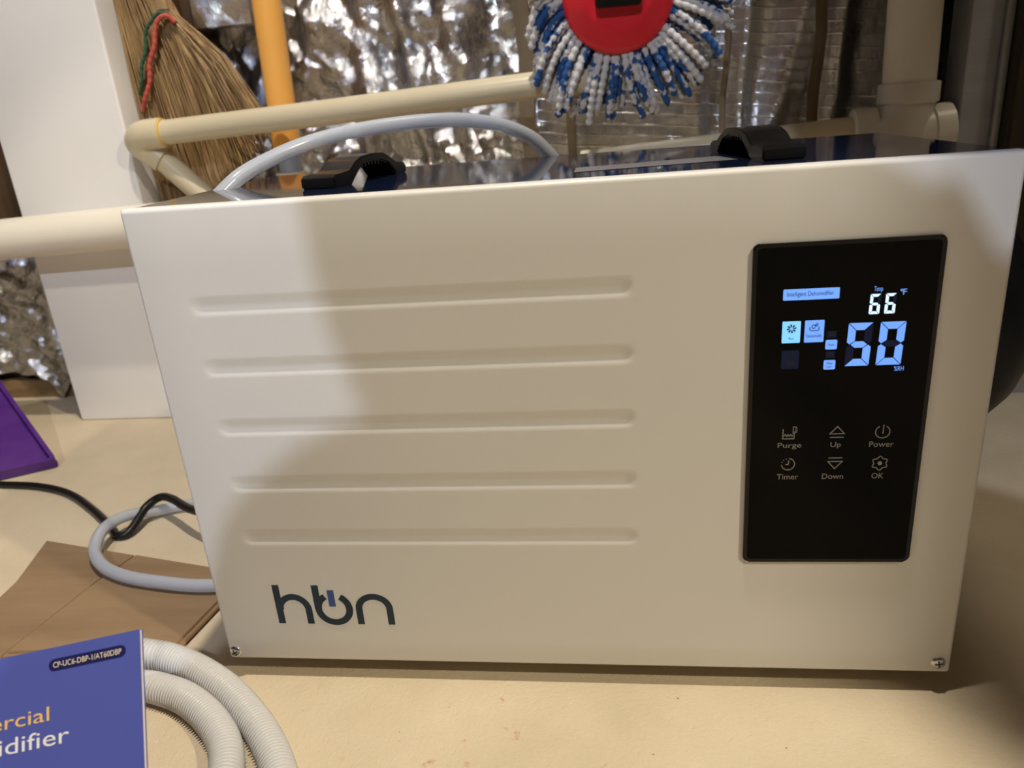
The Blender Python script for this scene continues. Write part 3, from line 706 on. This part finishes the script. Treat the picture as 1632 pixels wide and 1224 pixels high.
# power cord
bm = bm_new()
pts = [(-1.2, .30, .0047), (-.80, .36, .0047), (-.62, .363, .0047), (-.525, .357, .0047), (-.459, .350, .0047), (-.395, .327, .0047), (-.326, .280, .0047), (-.272, .236, .0047), (-.257, .222, .0047), (-.244, .223, .006), (-.241, .240, .012), (-.240, .262, .020), (-.226, .272, .028), (-.200, .258, .034), (-.150, .222, .038), (-.06, .17, .06), (.004, .16, .08)]
add_tube(bm, resample(catmull(pts, 10), .005), .0050, 14)
tag(finish('power_cord', bm, m_cord), 'black power cord lying on the floor between dustpan and machine', 'cord')

# ---------------------------------------------------------------- flattened cardboard sheets at lower left
def sheet(name, poly, z0_, z1_, label, tilt=0):
    bm = bm_new(); mp = plane_map((0, 0, 0), (1, 0, 0), (0, 1, 0))
    add_poly(bm, mp, poly, z0_, z1_); b_ = [bm.verts.new(mp(u, v, z0_)) for u, v in poly]; bm.faces.new(b_[::-1])
    bmesh.ops.remove_doubles(bm, verts=bm.verts[:], dist=1e-5)
    me_o = finish(name, bm, m_card, None, smooth=False, mats=[m_card, m_cardedge])
    for f_ in me_o.data.polygons:
        if abs(f_.normal.z) < .5: f_.material_index = 1
    return tag(me_o, label, 'cardboard', 'flattened cardboard by the manual')
sheet('cardboard_sheet', [(-.325, .205), (-.066, .150), (-.063, .085), (-.072, .014), (-.30, -.03)], .0, .003, 'lowest brown cardboard sheet, mostly hidden beneath two flat pieces')
sheet('cardboard_sheet', [(-.338, .208), (-.2062, .1775), (-.2195, .124), (-.2355, .010), (-.262, -.06), (-.280, .0), (-.300, .088)], .0032, .0065, 'left brown cardboard piece in front of the purple dustpan')
sheet('cardboard_sheet', [(-.2040, .1765), (-.060, .145), (-.058, .094), (-.067, .020), (-.2335, .010), (-.2175, .124)], .0032, .0062, 'right brown cardboard piece under the clear tube loop')
sheet('cardboard_sheet', [(-.2000, .1735), (-.062, .142), (-.061, .096), (-.070, .028), (-.2295, .014), (-.2135, .124)], .0066, .0092, 'top brown cardboard piece whose edge touches the machine side')

# ---------------------------------------------------------------- corrugated hose coil
bm = bm_new()
A_ = [(-.068, .0035), (-.060, .003), (-.024, -.010), (.014, -.033), (.050, -.063), (.073, -.087), (.092, -.112), (.115, -.150), (.132, -.19), (.142, -.24), (.138, -.30), (.10, -.355), (0, -.38), (-.09, -.37), (-.17, -.32), (-.22, -.26), (-.23, -.19), (-.205, -.115), (-.16, -.065), (-.11, -.038),
      (-.072, -.029), (-.044, -.033), (-.017, -.043), (.012, -.062), (.034, -.083), (.048, -.105), (.056, -.13), (.058, -.165), (.056, -.20)]
pts = []
for i, (x, y) in enumerate(A_):
    pts.append((x, y, .0125))
pts = [(-.112, -.002, .0225), (-.092, .0025, .0205), (-.076, .0035, .0180), (-.058, .0025, .0148)] + pts[2:]
P = resample(catmull(pts, 10), .00055)
add_tube(bm, P, lambda i, n: .0100 + .0030 * (.5 + .5 * math.cos(i * 2 * PI / 6.0)) ** 1.6, 18)
tag(finish('corrugated_hose', bm, m_hose, angle=170), 'coiled translucent white corrugated hose on the floor beside the blue manual', 'hose')

# ---------------------------------------------------------------- blue manual, standing half open and leaning back
TR = Vector((.0594, -.1637, .1793)); ue = Vector((.97501, .18706, .11985)); ud = Vector((.21001, -.60006, -.7719))
BK = plane_map(TR, ue, -ud)        # u negative to the left, v negative downwards
bk = thing('manual', 'blue manual booklet leaning beside the corrugated hose at bottom left', 'booklet', (-.02, -.28, 0))
BW, BH = .148, .2095
bm = bm_new(); add_poly(bm, BK, [(0, 0), (-BW, 0), (-BW, -BH), (0, -BH)], -.0006, 0); finish('front_cover', bm, m_cover, bk, smooth=False)
bm = bm_new(); add_poly(bm, BK, [(-.0003, -.0003), (-BW, -.0003), (-BW, -BH + .0003), (-.0003, -BH + .0003)], -.0032, -.0008)
vs = [bm.verts.new(BK(u, v, -.0032)) for u, v in ((-.0003, -.0003), (-BW, -.0003), (-BW, -BH + .0003), (-.0003, -BH + .0003))]; bm.faces.new(vs); bmesh.ops.remove_doubles(bm, verts=bm.verts[:], dist=1e-6)
finish('pages', bm, m_paper, bk, smooth=False)
bm = bm_new(); add_poly(bm, BK, [(0, 0), (-BW, 0), (-BW, -BH), (0, -BH)], -.0040, -.0033)
bm.faces.new([bm.verts.new(BK(u, v, -.0040)) for u, v in ((0, 0), (-BW, 0), (-BW, -BH), (0, -BH))]); bmesh.ops.remove_doubles(bm, verts=bm.verts[:], dist=1e-6)
finish('back_cover', bm, m_cover, bk, smooth=False)
bm = bm_new(); add_poly(bm, BK, rrect(-.0538, -.0133, -.0083, -.0066, .0033, 6), 0, .0002); pl = flat('model_pill', bm, m_pill, bk)
bm = bm_new(); add_text(bm, BK, 'CP-UC6-DBP-1/AT60DBP', -.0512, -.0108, -.0115, -.0084, .0003); flat('model_number', bm, m_palegold, pl)
bm = bm_new(); add_text(bm, BK, 'Commercial', -.1335, -.0535, -.0395, -.0318, .0003); flat('title_line', bm, m_gold, bk)
bm = bm_new(); add_text(bm, BK, 'Dehumidifier', -.1365, -.0420, -.0528, -.0442, .0003); flat('title_line', bm, m_whiteink, bk)
bm = bm_new(); add_stroke(bm, BK, arc(-.037, -.118, .048, .048, 0, 180, 40), .0006, 0, .0003); flat('cover_arc', bm, m_arcink, bk)

# ---------------------------------------------------------------- purple dustpan standing against the sill
dpn = thing('dustpan', 'purple plastic dustpan standing on the floor at the left edge', 'dustpan', (-.56, .40, 0))
A = Vector((-.478, .4185, .004)); ex = (Vector((-.545, .374, .004)) - A).normalized(); tp = (Vector((-.690, .585, .085)) - A)
ey = tp.normalized()
DP = plane_map(A, ex, ey)
nz = ex.cross(ey); sg = 1 if nz.z > 0 else -1
LX, LY = .23, .27
def tray(bm):
    o_ = rrect(0, 0, LX, LY, .008, 4); th = .003
    add_poly(bm, DP, o_, -.002 * sg, .001 * sg)
    vs = [bm.verts.new(DP(u, v, -.002 * sg)) for u, v in o_]; bm.faces.new(vs)
bm = bm_new(); tray(bm); bmesh.ops.remove_doubles(bm, verts=bm.verts[:], dist=1e-5); finish('pan', bm, m_purple, dpn)
bm = bm_new(); add_stroke(bm, DP, rrect(.004, .004, LX - .004, LY - .004, .006, 4), .006, .0005 * sg, .012 * sg, True); finish('rim', bm, m_purple, dpn)

# ---------------------------------------------------------------- the photographer, kneeling behind the camera: shades the machine's front
pr_ = thing('person', 'person in dark clothes kneeling behind the camera whose shadow falls on the machine', 'person', (.30, -1.05, 0))
J = {'pelvis': ((.30, -1.06, .27), .135), 'waist': ((.30, -1.03, .48), .13), 'chest': ((.29, -.97, .72), .145), 'upper_chest': ((.295, -.94, .905), .120), 'neck': ((.262, -.925, 1.02), .062),
     'head_low': ((.258, -.905, 1.045), .078), 'head_mid': ((.257, -.905, 1.10), .095), 'head_top': ((.257, -.915, 1.16), .080),
     'shoulder_l': ((.122, -.94, .905), .066), 'elbow_l': ((.03, -.88, .62), .045), 'wrist_l': ((.17, -.70, .53), .030),
     'shoulder_r': ((.43, -.93, .95), .085), 'elbow_r': ((.585, -.84, .74), .105), 'wrist_r': ((.46, -.82, .925), .062),
     'hip_l': ((.20, -1.04, .25), .105), 'knee_l': ((.16, -.68, .105), .075), 'shin_l': ((.17, -.90, .075), .06), 'ankle_l': ((.19, -1.16, .055), .042), 'toe_l': ((.19, -1.28, .035), .032),
     'hip_r': ((.40, -1.04, .25), .105), 'knee_r': ((.45, -.68, .105), .075), 'shin_r': ((.44, -.90, .075), .06), 'ankle_r': ((.42, -1.16, .055), .042), 'toe_r': ((.42, -1.28, .035), .032)}
E_ = [('pelvis', 'waist'), ('waist', 'chest'), ('chest', 'upper_chest'), ('upper_chest', 'neck'), ('neck', 'head_low'), ('head_low', 'head_mid'), ('head_mid', 'head_top'),
      ('upper_chest', 'shoulder_l'), ('shoulder_l', 'elbow_l'), ('elbow_l', 'wrist_l'), ('upper_chest', 'shoulder_r'), ('shoulder_r', 'elbow_r'), ('elbow_r', 'wrist_r'),
      ('pelvis', 'hip_l'), ('hip_l', 'knee_l'), ('knee_l', 'shin_l'), ('shin_l', 'ankle_l'), ('ankle_l', 'toe_l'), ('pelvis', 'hip_r'), ('hip_r', 'knee_r'), ('knee_r', 'shin_r'), ('shin_r', 'ankle_r'), ('ankle_r', 'toe_r')]
def skinned(name, J, E_, root, m, parent, sub=1):
    ks = list(J); me = bpy.data.meshes.new(name); o = Vector(parent.location)
    me.from_pydata([Vector(J[k][0]) - o for k in ks], [(ks.index(a), ks.index(b)) for a, b in E_], [])
    ob = bpy.data.objects.new(name, me); COL.objects.link(ob); ob.parent = parent; me.materials.append(m)
    md = ob.modifiers.new('skin', 'SKIN'); md.use_smooth_shade = True
    for k, v in zip(ks, me.skin_vertices[0].data): v.radius = (J[k][1], J[k][1]); v.use_root = (k == root)
    ob.modifiers.new('round', 'SUBSURF').levels = sub; ob.modifiers['round'].render_levels = sub + 1
    return ob
skinned('body', J, E_, 'pelvis', m_cloth, pr_)
for sx, wr, nm in ((1, (.17, -.70, .53), 'l'), (-1, (.46, -.82, .935), 'r')):
    w_ = Vector(wr); HJ = {'wrist': (w_, .026), 'palm': (w_ + Vector((sx * .035, .045, .0)), .030)}; HE = [('wrist', 'palm')]
    for k in range(4):
        b = w_ + Vector((sx * (.045 + .004 * k), .062 - .004 * k, .030 - .019 * k)); ln = (.9, 1.0, .95, .75)[k]
        HJ[f'a{k}'] = (b, .0105); HJ[f'b{k}'] = (b + Vector((sx * .026 * ln, .016 * ln, 0)), .0090); HJ[f'c{k}'] = (b + Vector((sx * .046 * ln, .006 * ln, -.003)), .0078)
        HE += [('palm', f'a{k}'), (f'a{k}', f'b{k}'), (f'b{k}', f'c{k}')]
    HJ['t0'] = (w_ + Vector((sx * .020, .020, .030)), .012); HJ['t1'] = (w_ + Vector((sx * .036, .034, .056)), .0095); HE += [('wrist', 't0'), ('t0', 't1')]
    skinned('hand', HJ, HE, 'wrist', m_skin, pr_)
bm = bm_new(); bmesh.ops.create_icosphere(bm, subdivisions=3, radius=1)
for v in bm.verts:
    c = v.co.copy(); v.co = Vector((.257 + c.x * .100, -.922 + c.y * .108 - (.012 if c.y < 0 else 0), 1.125 + c.z * .085 - (.04 if c.y < -.2 and c.z < 0 else 0)))
finish('hair', bm, m_hair, pr_)
bm = bm_new()
for sx in (-1, 1): bmesh.ops.create_icosphere(bm, subdivisions=2, radius=.012, matrix=Matrix.Translation((.257 + sx * .032, -.822, 1.095)))
finish('eyes', bm, m_paper, pr_)
bm = bm_new(); bmesh.ops.create_icosphere(bm, subdivisions=3, radius=1)
for v in bm.verts: c = v.co.copy(); v.co = Vector((.257 + c.x * .076 * (1 - .18 * max(0, -c.z)), -.882 + c.y * .070 + .022 * max(0, 1 - 9 * ((c.x) ** 2 + (c.z + .12) ** 2)) * (c.y > 0), 1.075 + c.z * .098))
finish('face', bm, m_skin, pr_)
